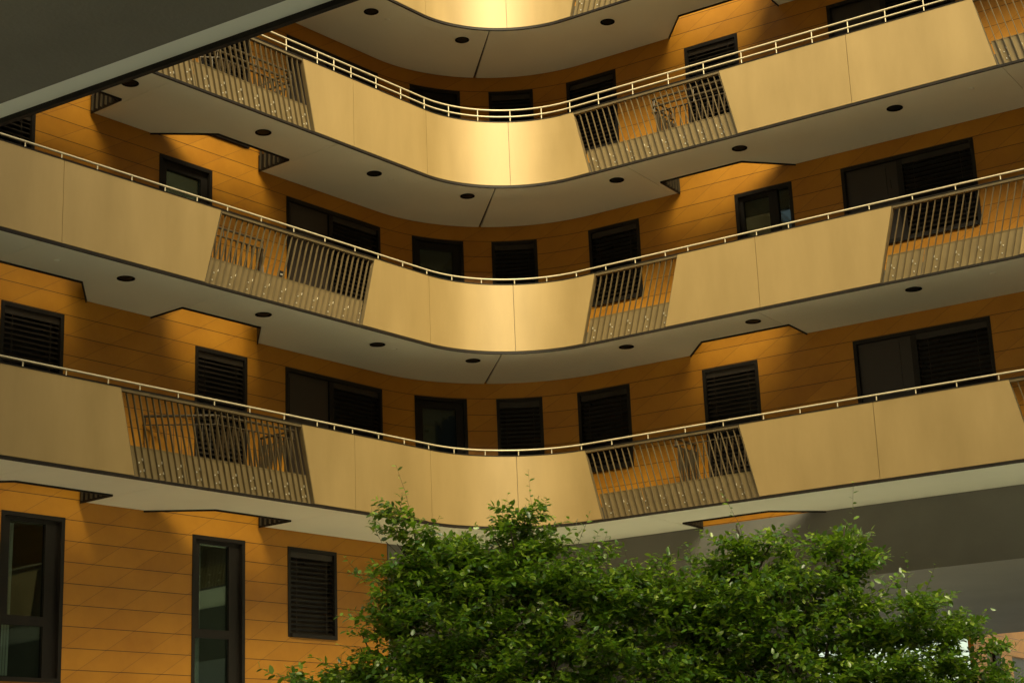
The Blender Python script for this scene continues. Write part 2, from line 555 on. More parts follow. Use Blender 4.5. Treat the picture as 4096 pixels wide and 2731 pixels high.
def window(fz, w):
    s0, s1, z0, z1, kind = w
    z0, z1 = fz + z0, fz + z1
    fw, d0, d1 = 0.06, -0.012, 0.15
    mb = MB()
    mb.strip(WAL, s0, s0 + fw, d0, d1, z0, z1)
    mb.strip(WAL, s1 - fw, s1, d0, d1, z0, z1)
    mb.strip(WAL, s0 + fw, s1 - fw, d0, d1, z1 - fw, z1)
    mb.strip(WAL, s0 + fw, s1 - fw, d0 - 0.03, d1, z0, z0 + fw)
    a, b, c, d = s0 + fw, s1 - fw, z0 + fw, z1 - fw
    fr = None

    def sash(mb, a, b, c, d, t, o0, o1):
        mb.strip(WAL, a, a + t, o0, o1, c, d)
        mb.strip(WAL, b - t, b, o0, o1, c, d)
        mb.strip(WAL, a + t, b - t, o0, o1, d - t, d)
        mb.strip(WAL, a + t, b - t, o0, o1, c, c + t)

    panes, blinds, doors = [], [], []
    if kind == 'blind':
        blinds.append((a, b))
    elif kind in ('double', 'rdouble'):
        m = a + (b - a) * (0.47 if kind == 'double' else 0.44)
        mb.strip(WAL, m - 0.05, m + 0.05, 0.02, 0.12, c, d)
        doors.append((a, m - 0.05))
        blinds.append((m + 0.05, b))
    elif kind == 'glass':
        sash(mb, a, b, c, d, 0.13, 0.05, 0.12)
        panes.append((a + 0.13, b - 0.13, c + 0.13, d - 0.13))
    elif kind == 'glass2':
        m = a + (b - a) * 0.70
        mb.strip(WAL, m - 0.05, m + 0.05, 0.04, 0.12, c, d)
        sash(mb, a, m - 0.05, c, d, 0.07, 0.05, 0.12)
        panes += [(a + 0.07, m - 0.12, c + 0.07, d - 0.07), (m + 0.05, b, c, d)]
    elif kind == 'tall':
        zt = fz + 1.24
        sl, sr_ = a + 0.14, b - 0.22
        mb.strip(WAL, a, a + 0.03, 0.05, 0.12, c, d)
        mb.strip(WAL, b - 0.22, b, 0.05, 0.12, c, d)
        mb.strip(WAL, a + 0.03, b - 0.22, 0.05, 0.12, zt - 0.07, zt + 0.06)
        mb.strip(WAL, a + 0.03, a + 0.12, 0.045, 0.12, zt + 0.06, d)
        mb.strip(WAL, a + 0.12, b - 0.22, 0.05, 0.12, d - 0.05, d)
        panes += [(a + 0.12, b - 0.22, zt + 0.06, d - 0.05), (a + 0.03, b - 0.22, c, zt - 0.07)]
    fr = mb.build("window", M['frame'], bld, label=KIND_LABEL[kind])
    for (pa, pb) in blinds:
        m2 = MB()
        slats(m2, pa, pb, c, d - 0.10, 0.055)
        m2.strip(WAL, pa, pb, 0.025, 0.085, d - 0.10, d)
        m2.build("blind", M['blind'], fr)
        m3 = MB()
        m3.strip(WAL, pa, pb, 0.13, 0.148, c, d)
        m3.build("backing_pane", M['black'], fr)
    for (pa, pb) in doors:
        m2 = MB()
        m2.strip(WAL, pa, pb, 0.05, 0.10, c, d)
        m2.strip(WAL, pb - 0.16, pb - 0.13, 0.035, 0.05, c + 0.9, c + 1.05)
        m2.strip(WAL, pa + 0.07, pb - 0.20, 0.038, 0.05, c + 0.08, d - 0.08)
        m2.build("door_leaf", M['door'], fr)
    if panes:
        m2 = MB()
        for (pa, pb, pc, pd) in panes:
            m2.strip(WAL, pa, pb, 0.085, 0.093, pc, pd)
        m2.build("pane", M['glass'], fr)
        # the room behind, a shallow box with its own walls
        m3 = MB()
        D = 2.2
        for q in ((s0, s1, D, D + 0.05, z0, z1), (s0 - .05, s0, 0.17, D, z0, z1), (s1, s1 + .05, 0.17, D, z0, z1)):
            m3.strip(WAL, *q)
        m3.strip(WAL, s0, s1, 0.17, D, z0 - 0.05, z0)
        m3.strip(WAL, s0, s1, 0.17, D, z1, z1 + 0.05)
        m3.build("room", M['room'], fr)
        if kind == 'tall':
            m4 = MB()
            c0, c1 = s0 + 0.22, s0 + 0.22 + 0.16
            n = 10
            for i in range(n):
                x0, x1 = c0 + (c1 - c0) * i / n, c0 + (c1 - c0) * (i + 1) / n
                o0, o1 = 0.22 + 0.02 * math.sin(i * 2.1), 0.22 + 0.02 * math.sin((i + 1) * 2.1)
                m4.face([(*WAL.at(x0 - 0.02, o0), z0 + .1), (*WAL.at(x1 - 0.06, o1), z0 + .1), (*WAL.at(x1, o1), z1 - .12), (*WAL.at(x0, o0), z1 - .12)])
            m4.build("curtain", M['curtain'], fr)


for k in (-1, 0, 1, 2, 3):
    fz = ZA + k * H
    z0, z1 = (fz if k >= 0 else 0.0), (fz + H if k < 3 else Z_ROOF)
    mb = MB()
    ws = [(a, b, fz + c, fz + d, kk) for a, b, c, d, kk in WINS[k]]
    if k == -1:
        wall_cells(mb, S_MIN, G_END, z0, ZA + 0.02, ws)
        # a strip of cladding that shows through the openings in the lowest balcony
        mb.strip(WAL, G_END, S_MAX, 0, 0.16, ZA - 0.02, ZA + 0.02)
    else:
        wall_cells(mb, S_MIN, S_MAX, z0 + 0.02, z1 + 0.02, ws)
    weld(mb.build("wall", M['orange'], bld))
    for w in WINS[k]:
        window(fz, w)

# roof slab and the far side of the building, so that it is a solid block
mb = MB()
mb.strip(WAL, S_MIN, S_MAX, -0.5, 12.0, Z_ROOF + 0.02, Z_ROOF + 0.25)
mb.build("roof", M['roof'], bld)
mb = MB()
mb.strip(WAL, S_MIN, S_MAX, 11.8, 12.0, ZA - 1.0, Z_ROOF)
for s in (S_MIN, S_MAX - 0.2):
    mb.strip(WAL, s, s + 0.2, 0.2, 11.8, ZA - 1.0, Z_ROOF)
mb.build("rear_wall", M['orange'], bld)

# grey beam over the passage, its ceiling and its inner walls
ZP = 3.49 + CAMZ
mb = MB()
mb.strip(WAL, G_END + 0.02, S_MAX, 0.0, 0.35, ZP, ZA - 0.022)
weld(mb.build("beam", M['concrete'], bld))
mb = MB()
mb.strip(WAL, G_END + 0.02, S_MAX, 0.352, 12.0, ZP + 0.004, ZP + 0.25)
mb.build("passage_ceiling", M['concrete'], bld)
mb = MB()
mb.strip(WAL, G_END + 0.02, G_END + 0.32, 0.17, 12.0, 0, ZP)
mb.strip(WAL, G_END + 0.4, 2.35, 8.0, 8.3, 0, ZP)
mb.build("passage_wall", M['concrete'], bld)

# ------------------------------------------------------------------ balconies
T_AC, T_BD = -0.26, 0.31
LAYOUT = {
    # per level: list of ('p', s0, s1) parapet panels and ('b', s0, s1) barred bays, along the bottom edge
    0: dict(tilt=T_AC, items=[('p', -16.0, -11.6), ('p', -11.6, -7.53), ('b', -7.53, -4.13), ('p', -4.13, -3.25), ('p', -3.25, -1.48), ('p', -1.48, 0.17), ('p', 0.17, 1.62),
                              ('b', 1.62, 4.44), ('p', 4.44, 6.42), ('p', 6.42, 8.76), ('b', 8.76, 10.6), ('p', 10.6, 15.0), ('p', 15.0, 20.0), ('p', 20.0, 24.0)]),
    1: dict(tilt=T_BD, items=[('p', -16.0, -11.6), ('p', -11.6, -8.83), ('p', -8.83, -6.32), ('b', -6.32, -3.03), ('p', -3.03, -1.40), ('p', -1.40, 0.23), ('p', 0.23, 1.42), ('b', 1.42, 3.0),
                              ('p', 3.0, 4.71), ('p', 4.71, 6.72), ('b', 6.72, 8.87), ('p', 8.87, 12.5), ('p', 12.5, 17.0), ('p', 17.0, 24.0)]),
    2: dict(tilt=T_AC, items=[('p', -16.0, -11.6), ('p', -11.6, -7.45), ('b', -7.45, -4.05), ('p', -4.05, -3.16), ('p', -3.16, -1.36), ('p', -1.36, 0.26), ('p', 0.26, 1.73),
                              ('b', 1.73, 4.56), ('p', 4.56, 6.55), ('p', 6.55, 8.88), ('b', 8.88, 10.7), ('p', 10.7, 15.0), ('p', 15.0, 20.0), ('p', 20.0, 24.0)]),
    3: dict(tilt=T_BD, items=[('p', -16.0, -8.83), ('p', -8.83, -6.25), ('b', -6.25, -2.95), ('p', -2.95, -1.29), ('p', -1.29, 0.31), ('p', 0.31, 1.51), ('b', 1.51, 3.1),
                              ('p', 3.1, 4.8), ('p', 4.8, 6.8), ('b', 6.8, 8.95), ('p', 8.95, 15.0), ('p', 15.0, 24.0)]),
}
POSTS = {
    0: [-15.5, -14.8, -14.1, -13.4, -12.7, -12.0, -11.3, -10.65, -10.0, -9.35, -8.67, -7.98, -7.44, -6.76, -6.09, -5.41, -4.72, -4.03, -3.66, -3.26, -2.67, -2.07, -1.48, -0.92, -0.35, 0.21, 0.76,
        1.28, 1.86, 2.54, 3.22, 3.90, 4.60, 5.22, 5.84, 6.47, 7.09, 7.72, 8.35, 9.0, 9.7],
    1: [-10.7, -10.05, -9.44, -8.85, -8.25, -7.65, -7.05, -6.45, -5.86, -5.18, -4.50, -3.82, -3.14, -2.60, -2.01, -1.41, -0.86, -0.31, 0.26, 0.81, 1.35, 1.93, 2.50, 3.07, 3.49, 4.17, 4.73, 5.29,
        5.97, 6.65, 7.35, 8.03, 8.72, 9.4],
    2: [-8.7, -8.0, -7.4, -6.72, -6.03, -5.33, -4.64, -3.95, -3.57, -3.17, -2.57, -1.96, -1.36, -0.82, -0.27, 0.30, 0.85, 1.39, 1.97, 2.65, 3.34, 4.01, 4.71, 5.34, 5.97, 6.59, 7.22, 7.85, 8.5, 9.1],
    3: [-4.6, -3.9, -3.2, -2.57, -1.96, -1.36, -0.82, -0.27, 0.30, 0.85, 1.39, 1.97, 2.65, 3.34, 4.01, 4.71],
}
# openings in the slab beside the wall: wing sign, a of the square end, a where the slanted end starts, a where it meets the wall
NOTCH_AC = [(-1, 3.90, 5.46, 6.22), (-1, 7.36, 9.0, 9.75), (1, 2.85, 4.42, 5.10)]
NOTCH_BD = [(-1, 6.15, 4.54, 3.93), (-1, 9.55, 7.99, 7.35), (1, 5.04, 3.43, 2.84)]
D_N = 1.075
LIGHTS_A = {-1: [2.45, 5.0, 7.65, 10.3, 13.0], 1: [2.3, 4.66, 7.38, 10.1]}
LEVEL_LABEL = {
    0: "lowest curved balcony with tan parapet panels, the one just above the tree tops",
    1: "curved tan balcony second from the bottom, its barred bays leaning to the right",
    2: "curved tan balcony third from the bottom with a double cream handrail",
    3: "topmost curved balcony, cut off by the upper edge, with the brightest cream parapet",
}


def nd(notches, side, a):
    """depth of the slab at distance a along a wing"""
    for sg, p, q, r in notches:
        if sg != side:
            continue
        lo, hi = min(p, q), max(p, q)
        if lo <= a <= hi:
            return D_N
        lo, hi = min(q, r), max(q, r)
        if lo <= a <= hi:
            return D_N + (DEP - D_N) * (a - q) / (r - q)
    return DEP


def slab_pieces(s0, s1, notches):
    """[(s, inner depth)] pairs that run from s0 to s1, with the jumps at the square ends doubled"""
    out = []
    marks = {s0, s1}
    for sg, p, q, r in notches:
        for a in (p, q, r):
            s = sg * (a - A_OFF)
            if s0 < s < s1:
                marks.add(s)
    lo, hi = max(s0, -SL_P - 0.9), min(s1, SL_P + 0.9)
    if hi > lo:
        for i in range(41):
            marks.add(lo + (hi - lo) * i / 40)
    ms = sorted(marks)
    for a, b in zip(ms[:-1], ms[1:]):
        e = 1e-5
        sg = 1 if a + b > 0 else -1
        da = nd(notches, sg, abs(a + e) + A_OFF)
        db = nd(notches, sg, abs(b - e) + A_OFF)
        out.append((a, da, b, db))
    return out


def slab_strip(mb, s0, s1, notches, z0, z1, o_front=0.0, inset=0.0):
    for a, da, b, db in slab_pieces(s0, s1, notches):
        def inner(s, d):
            d -= inset
            if d > DEP - 0.02 - inset:
                return WAL.at(sw(s), -0.006 - inset)
            return PAR.at(s, d)
        pa, pb, qa, qb = PAR.at(a, o_front), PAR.at(b, o_front), inner(a, da), inner(b, db)
        mb.hexa([(*pa, z0), (*pa, z1), (*qa, z1), (*qa, z0)], [(*pb, z0), (*pb, z1), (*qb, z1), (*qb, z0)])


def guard(mbp, mbb, mbr, side, pts, z, two_rails, lean):
    """bars, plate and rails along the polyline pts (plan points) round an opening"""
    for i in range(len(pts) - 1):
        a, b = np.array(pts[i]), np.array(pts[i + 1])
        L = np.linalg.norm(b - a)
        t = (b - a) / L
        n = np.array([-t[1], t[0]])
        zv = np.array([0, 0, 1.0])
        t3, n3 = np.array([*t, 0]), np.array([*n, 0])
        if i == 0:
            mbp.box((*(a + b) / 2, z + 0.33), t3, n3, zv, L / 2, 0.004, 0.15)
        cnt = int(L / 0.113)
        for q in range(cnt + 1):
            p = a + t * (L * (q + 0.5) / (cnt + 1))
            top = p + t * lean * 0.5
            w = 0.004
            if i == 0:
                n = n if (np.array(pts[2]) - a) @ n > 0 else -n
                p, top = p + n * 0.06, top + n * 0.06
            zl = z - 0.18 if i == 0 else z + .1
            A = [(*(p - t * w - n * .02), zl), (*(p + t * w - n * .02), zl), (*(p + t * w + n * .02), zl), (*(p - t * w + n * .02), zl)]
            B = [(*(top - t * w - n * .02), z + 1.1), (*(top + t * w - n * .02), z + 1.1), (*(top + t * w + n * .02), z + 1.1), (*(top - t * w + n * .02), z + 1.1)]
            mbb.hexa(A, B)
        mbb.box((*(a + b) / 2, z + 1.105), t3, n3, zv, L / 2 + 0.02, 0.022, 0.006)
        hs = (1.22, 1.36) if two_rails else (1.24,)
        for h in hs:
            mbr.tube([(*a, z + h), (*b, z + h)], 0.021)
        for f in (0.02, 0.5, 0.98):
            p = a + (b - a) * f
            mbr.tube([(*p, z + 1.1), (*p, z + hs[-1])], 0.010, 6)


def balcony(k):
    zb = ZA + k * H
    lay, tilt = LAYOUT[k]['items'], LAYOUT[k]['tilt']
    notches = NOTCH_AC if k in (0, 2) else NOTCH_BD
    root = thing("balcony", LEVEL_LABEL[k], "balcony", (*PAR.at(0), zb), "curved balconies of the orange apartment building")
    inv = Matrix.Translation((-PAR.at(0)[0], -PAR.at(0)[1], -zb))

    def fin(o):
        if o.parent == root:
            o.matrix_parent_inverse = inv
        return o

    s_lo, s_hi = lay[0][1], lay[-1][2]
    # slab core
    mb = MB()
    slab_strip(mb, s_lo, s_hi, notches, zb + 0.002, zb + 0.22, 0.07)
    fin(mb.build("slab", M['core'], root))
    # soffit panels between the joints
    jn = [-12.9, -9.05, -6.95, -3.50, 0.0, 2.43, 8.95, 12.5] if k in (0, 2) else [-12.0, -9.12, -5.78, 0.0, 4.63, 9.5, 13.0]
    cuts = [s_lo] + [j for j in jn] + [s_hi]
    for a, b in zip(cuts[:-1], cuts[1:]):
        mb = MB()
        ga = 0.012 if a == 0 else 0.005
        gb = 0.012 if b == 0 else 0.005
        slab_strip(mb, a + ga, b - gb, notches, zb - 0.034, zb, 0.035, 0.014)
        fin(weld(mb.build("soffit_panel", M['soffit'], root)))
    # dark trim along the bottom of the parapet and round the openings
    mb = MB()
    mb.strip(PAR, s_lo, s_hi, -0.004, 0.034, zb - 0.034, zb + 0.004)
    fin(weld(mb.build("edge_trim", M['trim'], root)))
    for sg, p, q, r in notches:
        dd, nn = (dL, nL) if sg < 0 else (dR, nR)
        mb = MB()
        P3 = [CC + dd * p + nn * (DEP - 0.01), CC + dd * p + nn * D_N, CC + dd * q + nn * D_N, CC + dd * r + nn * (DEP - 0.01)]
        for i in range(3):
            a, b = P3[i], P3[i + 1]
            t = (b - a) / np.linalg.norm(b - a)
            n = np.array([-t[1], t[0]])
            mid = CC + dd * (p + r) / 2 + nn * DEP
            if n @ (mid - a) < 0:
                n = -n
            c = (a + b) / 2 + n * 0.006
            mb.box((*c, zb + 0.085), (*t, 0), (*n, 0), (0, 0, 1), np.linalg.norm(b - a) / 2 - 0.001 * i, 0.006, 0.145)
        fin(mb.build("opening_trim", M['trim'], root))
    # parapet
    for kind, a, b in lay:
        if kind == 'p':
            mb = MB()
            i = [x[1] for x in lay].index(a)
            tl = tilt if i > 0 and lay[i - 1][0] == 'b' else 0.0
            tr = tilt if i + 1 < len(lay) and lay[i + 1][0] == 'b' else 0.0
            if tl == 0 and tr == 0 or (tl and tr):
                pass
            mb.strip(PAR, a + 0.004, b - 0.004, 0.0, 0.028, zb + 0.014, zb + HP, tl, tr, nz=4, step=0.07)
            fin(weld(mb.build("parapet_panel", M['panel'], root)))
            mb = MB()
            mb.strip(PAR, a, b, 0.034, 0.07, zb + 0.014, zb + HP - 0.004, tl, tr, nz=4, step=0.14)
            fin(weld(mb.build("parapet_lining", M['lining'], root)))
        else:
            top = MB()
            top.strip(PAR, a + tilt, b + tilt, 0.002, 0.066, zb + HP - 0.045, zb + HP)
            for e in (a, b):                               # end bars of the bay
                w = 0.010 if e == a else -0.010
                top.strip(PAR, min(e, e + w), max(e, e + w), 0.001, 0.068, zb + 0.014, zb + HP - 0.046, tilt)
            rl = fin(top.build("railing", M['bar'], root))
            n = int(round((b - a) / 0.113))
            for q in range(1, n):
                s = a + (b - a) * q / n
                mb = MB()
                mb.strip(PAR, s - 0.005, s + 0.005, 0.018, 0.052, zb + 0.016, zb + HP - 0.046, tilt)
                mb.build("baluster", M['bar'], rl)
            ph = 0.425
            mb = MB()
            m = a + (b - a) * 0.29 if b - a > 2 else None
            segs = [(a + 0.03, m - 0.006), (m + 0.006, b - 0.03)] if m else [(a + 0.03, b - 0.03)]
            for x, y in segs:
                mb.strip(PAR, x, y, 0.062, 0.070, zb + 0.016, zb + ph, tilt * ph / HP)
                mb.strip(PAR, x + tilt * ph / HP, y + tilt * ph / HP, 0.056, 0.074, zb + ph, zb + ph + 0.012)
            mb.build("kick_plate", M['plate'], rl)
            w = (b - a) / n
            for q in range(1, n, 3):
                for h in (0.10, 0.215):
                    mb = MB()
                    s = a + w * (q + 0.45) + tilt * h / HP
                    c = PAR.at(s, 0.06)
                    nn = PAR.normal(s)
                    mb.tube([(*(c + nn * 0.004), zb + h), (*(c - nn * 0.006), zb + h), (*(c - nn * 0.011), zb + h)], 0.0115, 8, 0.006)
                    mb.build("bolt", M['bolt'], rl)
                for h, side in ((0.115, 1), (0.26, 0), (0.26, 1)):
                    mb = MB()
                    s = a + w * (q + side) + tilt * h / HP + (0.008 if side == 0 else -0.008)
                    mb.strip(PAR, s - 0.0025, s + 0.0025, 0.034, 0.050, zb + h - 0.016, zb + h + 0.016, tilt * 0.032 / HP)
                    mb.build("bracket", M['bolt'], rl)
    # cap and handrail
    mb = MB()
    mb.strip(PAR, s_lo, s_hi, -0.008, 0.082, zb + HP + 0.001, zb + HP + 0.013)
    fin(weld(mb.build("parapet_cap", M['trim'], root)))
    heights = (1.31, 1.435) if k in (2, 3) else (1.30,)
    mb = MB()
    ss = [s_lo + (s_hi - s_lo) * t for t in PAR.cuts(s_lo, s_hi, 0.09)]
    for h in heights:
        mb.tube([(*PAR.at(s, 0.036), zb + h) for s in ss], 0.0155, 10)
    hr = fin(mb.build("handrail", M['rail'], root, smooth=math.radians(50)))
    for s in POSTS[k]:
        if not (s_lo < s < s_hi):
            continue
        mb = MB()
        p = PAR.at(s, 0.036)
        mb.tube([(*p, zb + HP + 0.016), (*p, zb + heights[-1] - 0.012)], 0.009, 8)
        mb.build("post", M['rail'], hr, smooth=math.radians(50))
    # guards round the openings
    for sg, p, q, r in notches:
        dd, nn = (dL, nL) if sg < 0 else (dR, nR)
        e = 0.03 if p < q else -0.03
        pts = [CC + dd * (p - e) + nn * (DEP - 0.02), CC + dd * (p - e) + nn * (D_N - 0.03), CC + dd * (q + e * 0.4) + nn * (D_N - 0.03), CC + dd * (r + e) + nn * (DEP - 0.02)]
        m1, m2, m3 = MB(), MB(), MB()
        guard(m1, m2, m3, sg, pts, zb + 0.15, k in (2, 3), 0.1)
        g = fin(m2.build("guard_grille", M['guard'], root))
        m1.build("kick_plate", M['guard'], g)
        m3.build("guard_rail", M['guard'], g)
    # downlights and smoke detectors
    if k > 0:
        spots = [(-1, a, 0.525) for a in LIGHTS_A[-1]] + [(1, a, 0.51) for a in LIGHTS_A[1]]
        pl = [CC + (dL if sg < 0 else dR) * a + (nL if sg < 0 else nR) * d for sg, a, d in spots]
        pl.append(CC + dL * 0.49 + nL * 0.123)
        for p in pl:
            mb = MB()
            n = 28
            prof = [(0.120, 0.0), (0.130, -0.004), (0.130, -0.010), (0.116, -0.013), (0.110, -0.010), (0.095, -0.002)]
            z = zb - 0.0345
            for i in range(n):
                a0, a1 = 2 * math.pi * i / n, 2 * math.pi * (i + 1) / n
                for (r0, h0), (r1, h1) in zip(prof[:-1], prof[1:]):
                    mb.face([(p[0] + r0 * math.cos(a0), p[1] + r0 * math.sin(a0), z + h0), (p[0] + r0 * math.cos(a1), p[1] + r0 * math.sin(a1), z + h0),
                             (p[0] + r1 * math.cos(a1), p[1] + r1 * math.sin(a1), z + h1), (p[0] + r1 * math.cos(a0), p[1] + r1 * math.sin(a0), z + h1)])
            dl = fin(weld(mb.build("downlight", M['lamp'], root)))
            mb = MB()
            mb.face([(p[0] + 0.096 * math.cos(2 * math.pi * i / n), p[1] + 0.096 * math.sin(2 * math.pi * i / n), z - 0.0025) for i in range(n)])
            mb.build("lens", M['lens'], dl)
        for sg, a in ((-1, 2.03), (1, 8.62), (-1, 8.82)):
            if sg < 0 and a > 8 and k != 1:
                continue
            p = CC + (dL if sg < 0 else dR) * a + (nL if sg < 0 else nR) * 0.53
            mb = MB()
            mb.tube([(*p, zb - 0.033), (*p, zb - 0.045), (*p, zb - 0.05)], 0.05, 18, 0.03)
            fin(mb.build("smoke_detector", M['soffit'], root))
    # children built in world coordinates: undo the root's translation
    return root


for k in range(4):
    balcony(k)
for c in bld.children:
    c.matrix_parent_inverse = Matrix.Translation(-bld.location)

# small black socket box on the wall of the second gallery
mb = MB()
fz = ZA + H
sx = -4.55
mb.strip(WAL, sx - 0.055, sx + 0.055, -0.035, -0.002, fz + 1.16, fz + 1.31)
o = mb.build("wall_socket", M['black'])
mb = MB()
mb.strip(WAL, sx - 0.04, sx + 0.045, -0.040, -0.036, fz + 1.235, fz + 1.26)
w_ = mb.build("cover_strip", M['bolt'], o)
o["label"] = "small black socket box on the orange wall behind the leaning bars, beside the brown door"
o["category"] = "socket"

# ------------------------------------------------------------------ near wing overhead (the camera stands in its passage)
def near(perp, a, z):
    """point at distance perp in front of the camera towards the right wing, a along it"""
    return (*(nR * perp + dR * a), z)


Z_NEAR = ZA + 5.7 * H  # unseen storeys above, height chosen to keep light off the lower balconies
nb = thing("apartment_building", "shade-darkened grey concrete underside and balcony edge of the near apartment wing overhead", "building", near(5.3, 0, 0))
def nbox(name, mat, p0, p1, a0, a1, z0, z1):
    mb = MB()
    mb.hexa([near(p0, a0, z0), near(p0, a0, z1), near(p1, a0, z1), near(p1, a0, z0)], [near(p0, a1, z0), near(p0, a1, z1), near(p1, a1, z1), near(p1, a1, z0)])
    o = mb.build(name, mat, nb)
    o.matrix_parent_inverse = Matrix.Translation(-nb.location)
    return o


CEIL_EDGE = 5.345
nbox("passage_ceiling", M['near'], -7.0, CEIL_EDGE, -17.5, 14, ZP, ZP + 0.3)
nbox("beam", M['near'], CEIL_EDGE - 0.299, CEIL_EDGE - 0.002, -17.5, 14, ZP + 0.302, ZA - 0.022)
nbox("wall", M['frame'], CEIL_EDGE - 0.16, CEIL_EDGE, -17.5, 14, ZA - 0.02, Z_NEAR)  # unseen face, coloured dark to cut light bounced across the courtyard
nbox("rear_wall", M['orange'], -7.0, -6.8, -17.5, 14, ZP + 0.31, Z_NEAR)
nbox("roof", M['roof'], -7.2, CEIL_EDGE + 0.5, -17.5, 14, Z_NEAR + 0.02, Z_NEAR + 0.25)
for k in range(6):
    z = ZA + k * H
    nbox("balcony_soffit", M['soffit'], CEIL_EDGE + 0.006, 7.262, -17.5, 14, z, z + 0.2)
    nbox("edge_trim", M['trim'], 7.263, 7.30, -17.5, 14, z - 0.037, z + 0.06)
    nbox("parapet_panel", M['panel'], 7.264, 7.294, -17.5, 14, z + 0.062, z + HP)
for a in (-17.5, 13.7):
    nbox("end_wall", M['orange'], -6.79, CEIL_EDGE - 0.17, a, a + 0.3, ZP + 0.31, Z_NEAR)

# ------------------------------------------------------------------ unseen block added on the far right to keep low sky light out
blocker_wing = thing("apartment_building", "plain end wing closing the courtyard beyond the frame", "building", (*(CC + dR * 26), 0))
mb = MB()
q0, q1 = CC + dR * 25.0, CC + dR * 37.0
A = [(*(q0 - nR * 0.5), 0), (*(q0 - nR * 0.5), Z_NEAR), (*(q0 - nR * 19), Z_NEAR), (*(q0 - nR * 19), 0)]
B = [(*(q1 - nR * 0.5), 0), (*(q1 - nR * 0.5), Z_NEAR), (*(q1 - nR * 19), Z_NEAR), (*(q1 - nR * 19), 0)]
mb.hexa(A, B)
o = mb.build("wall", M['concrete'], blocker_wing)
o.matrix_parent_inverse = Matrix.Translation(-blocker_wing.location)

# ------------------------------------------------------------------ the wall seen through the passage, beyond the building
def rpt(a, d):
    return CC + dR * a + nR * d


ow = thing("outbuilding", "sunlit orange clad wall with dark door openings seen through the passage behind the right tree", "building", (*rpt(2.9, 15.2), 0))
oa = 2.918
def obox(name, mat, d0, d1, a0, a1, z0, z1, parent=ow):
    mb = MB()
    A = [(*rpt(a0, d0), z0), (*rpt(a0, d0), z1), (*rpt(a1, d0), z1), (*rpt(a1, d0), z0)]
    B = [(*rpt(a0, d1), z0), (*rpt(a0, d1), z1), (*rpt(a1, d1), z1), (*rpt(a1, d1), z0)]
    mb.hexa(A, B, [(d0, q[2]) for q in A], [(d1, q[2]) for q in B])
    o = mb.build(name, mat, parent)
    if parent is ow:
        o.matrix_parent_inverse = Matrix.Translation(-ow.location)
    return o


obox("wall", M['orange'], 15.0, 15.93, oa - 0.1, oa, 0, 4.9)
obox("grille", M['plate'], 15.93, 16.48, oa - 0.1, oa - 0.05, 0, 4.9)
obox("pier", M['trim'], 16.48, 16.87, oa - 0.1, oa + 0.03, 0, 4.9)
obox("wall", M['orange'], 16.87, 17.83, oa - 0.1, oa, 0, 4.9)
obox("door", M['door'], 17.83, 21.5, oa - 0.12, oa - 0.08, 0, 4.9)
obox("wall", M['orange'], 21.5, 30.0, oa - 0.1, oa, 0, 4.9)
obox("lintel", M['orange'], 15.0, 30.0, oa - 0.11, oa + 0.02, 4.9, 6.2)

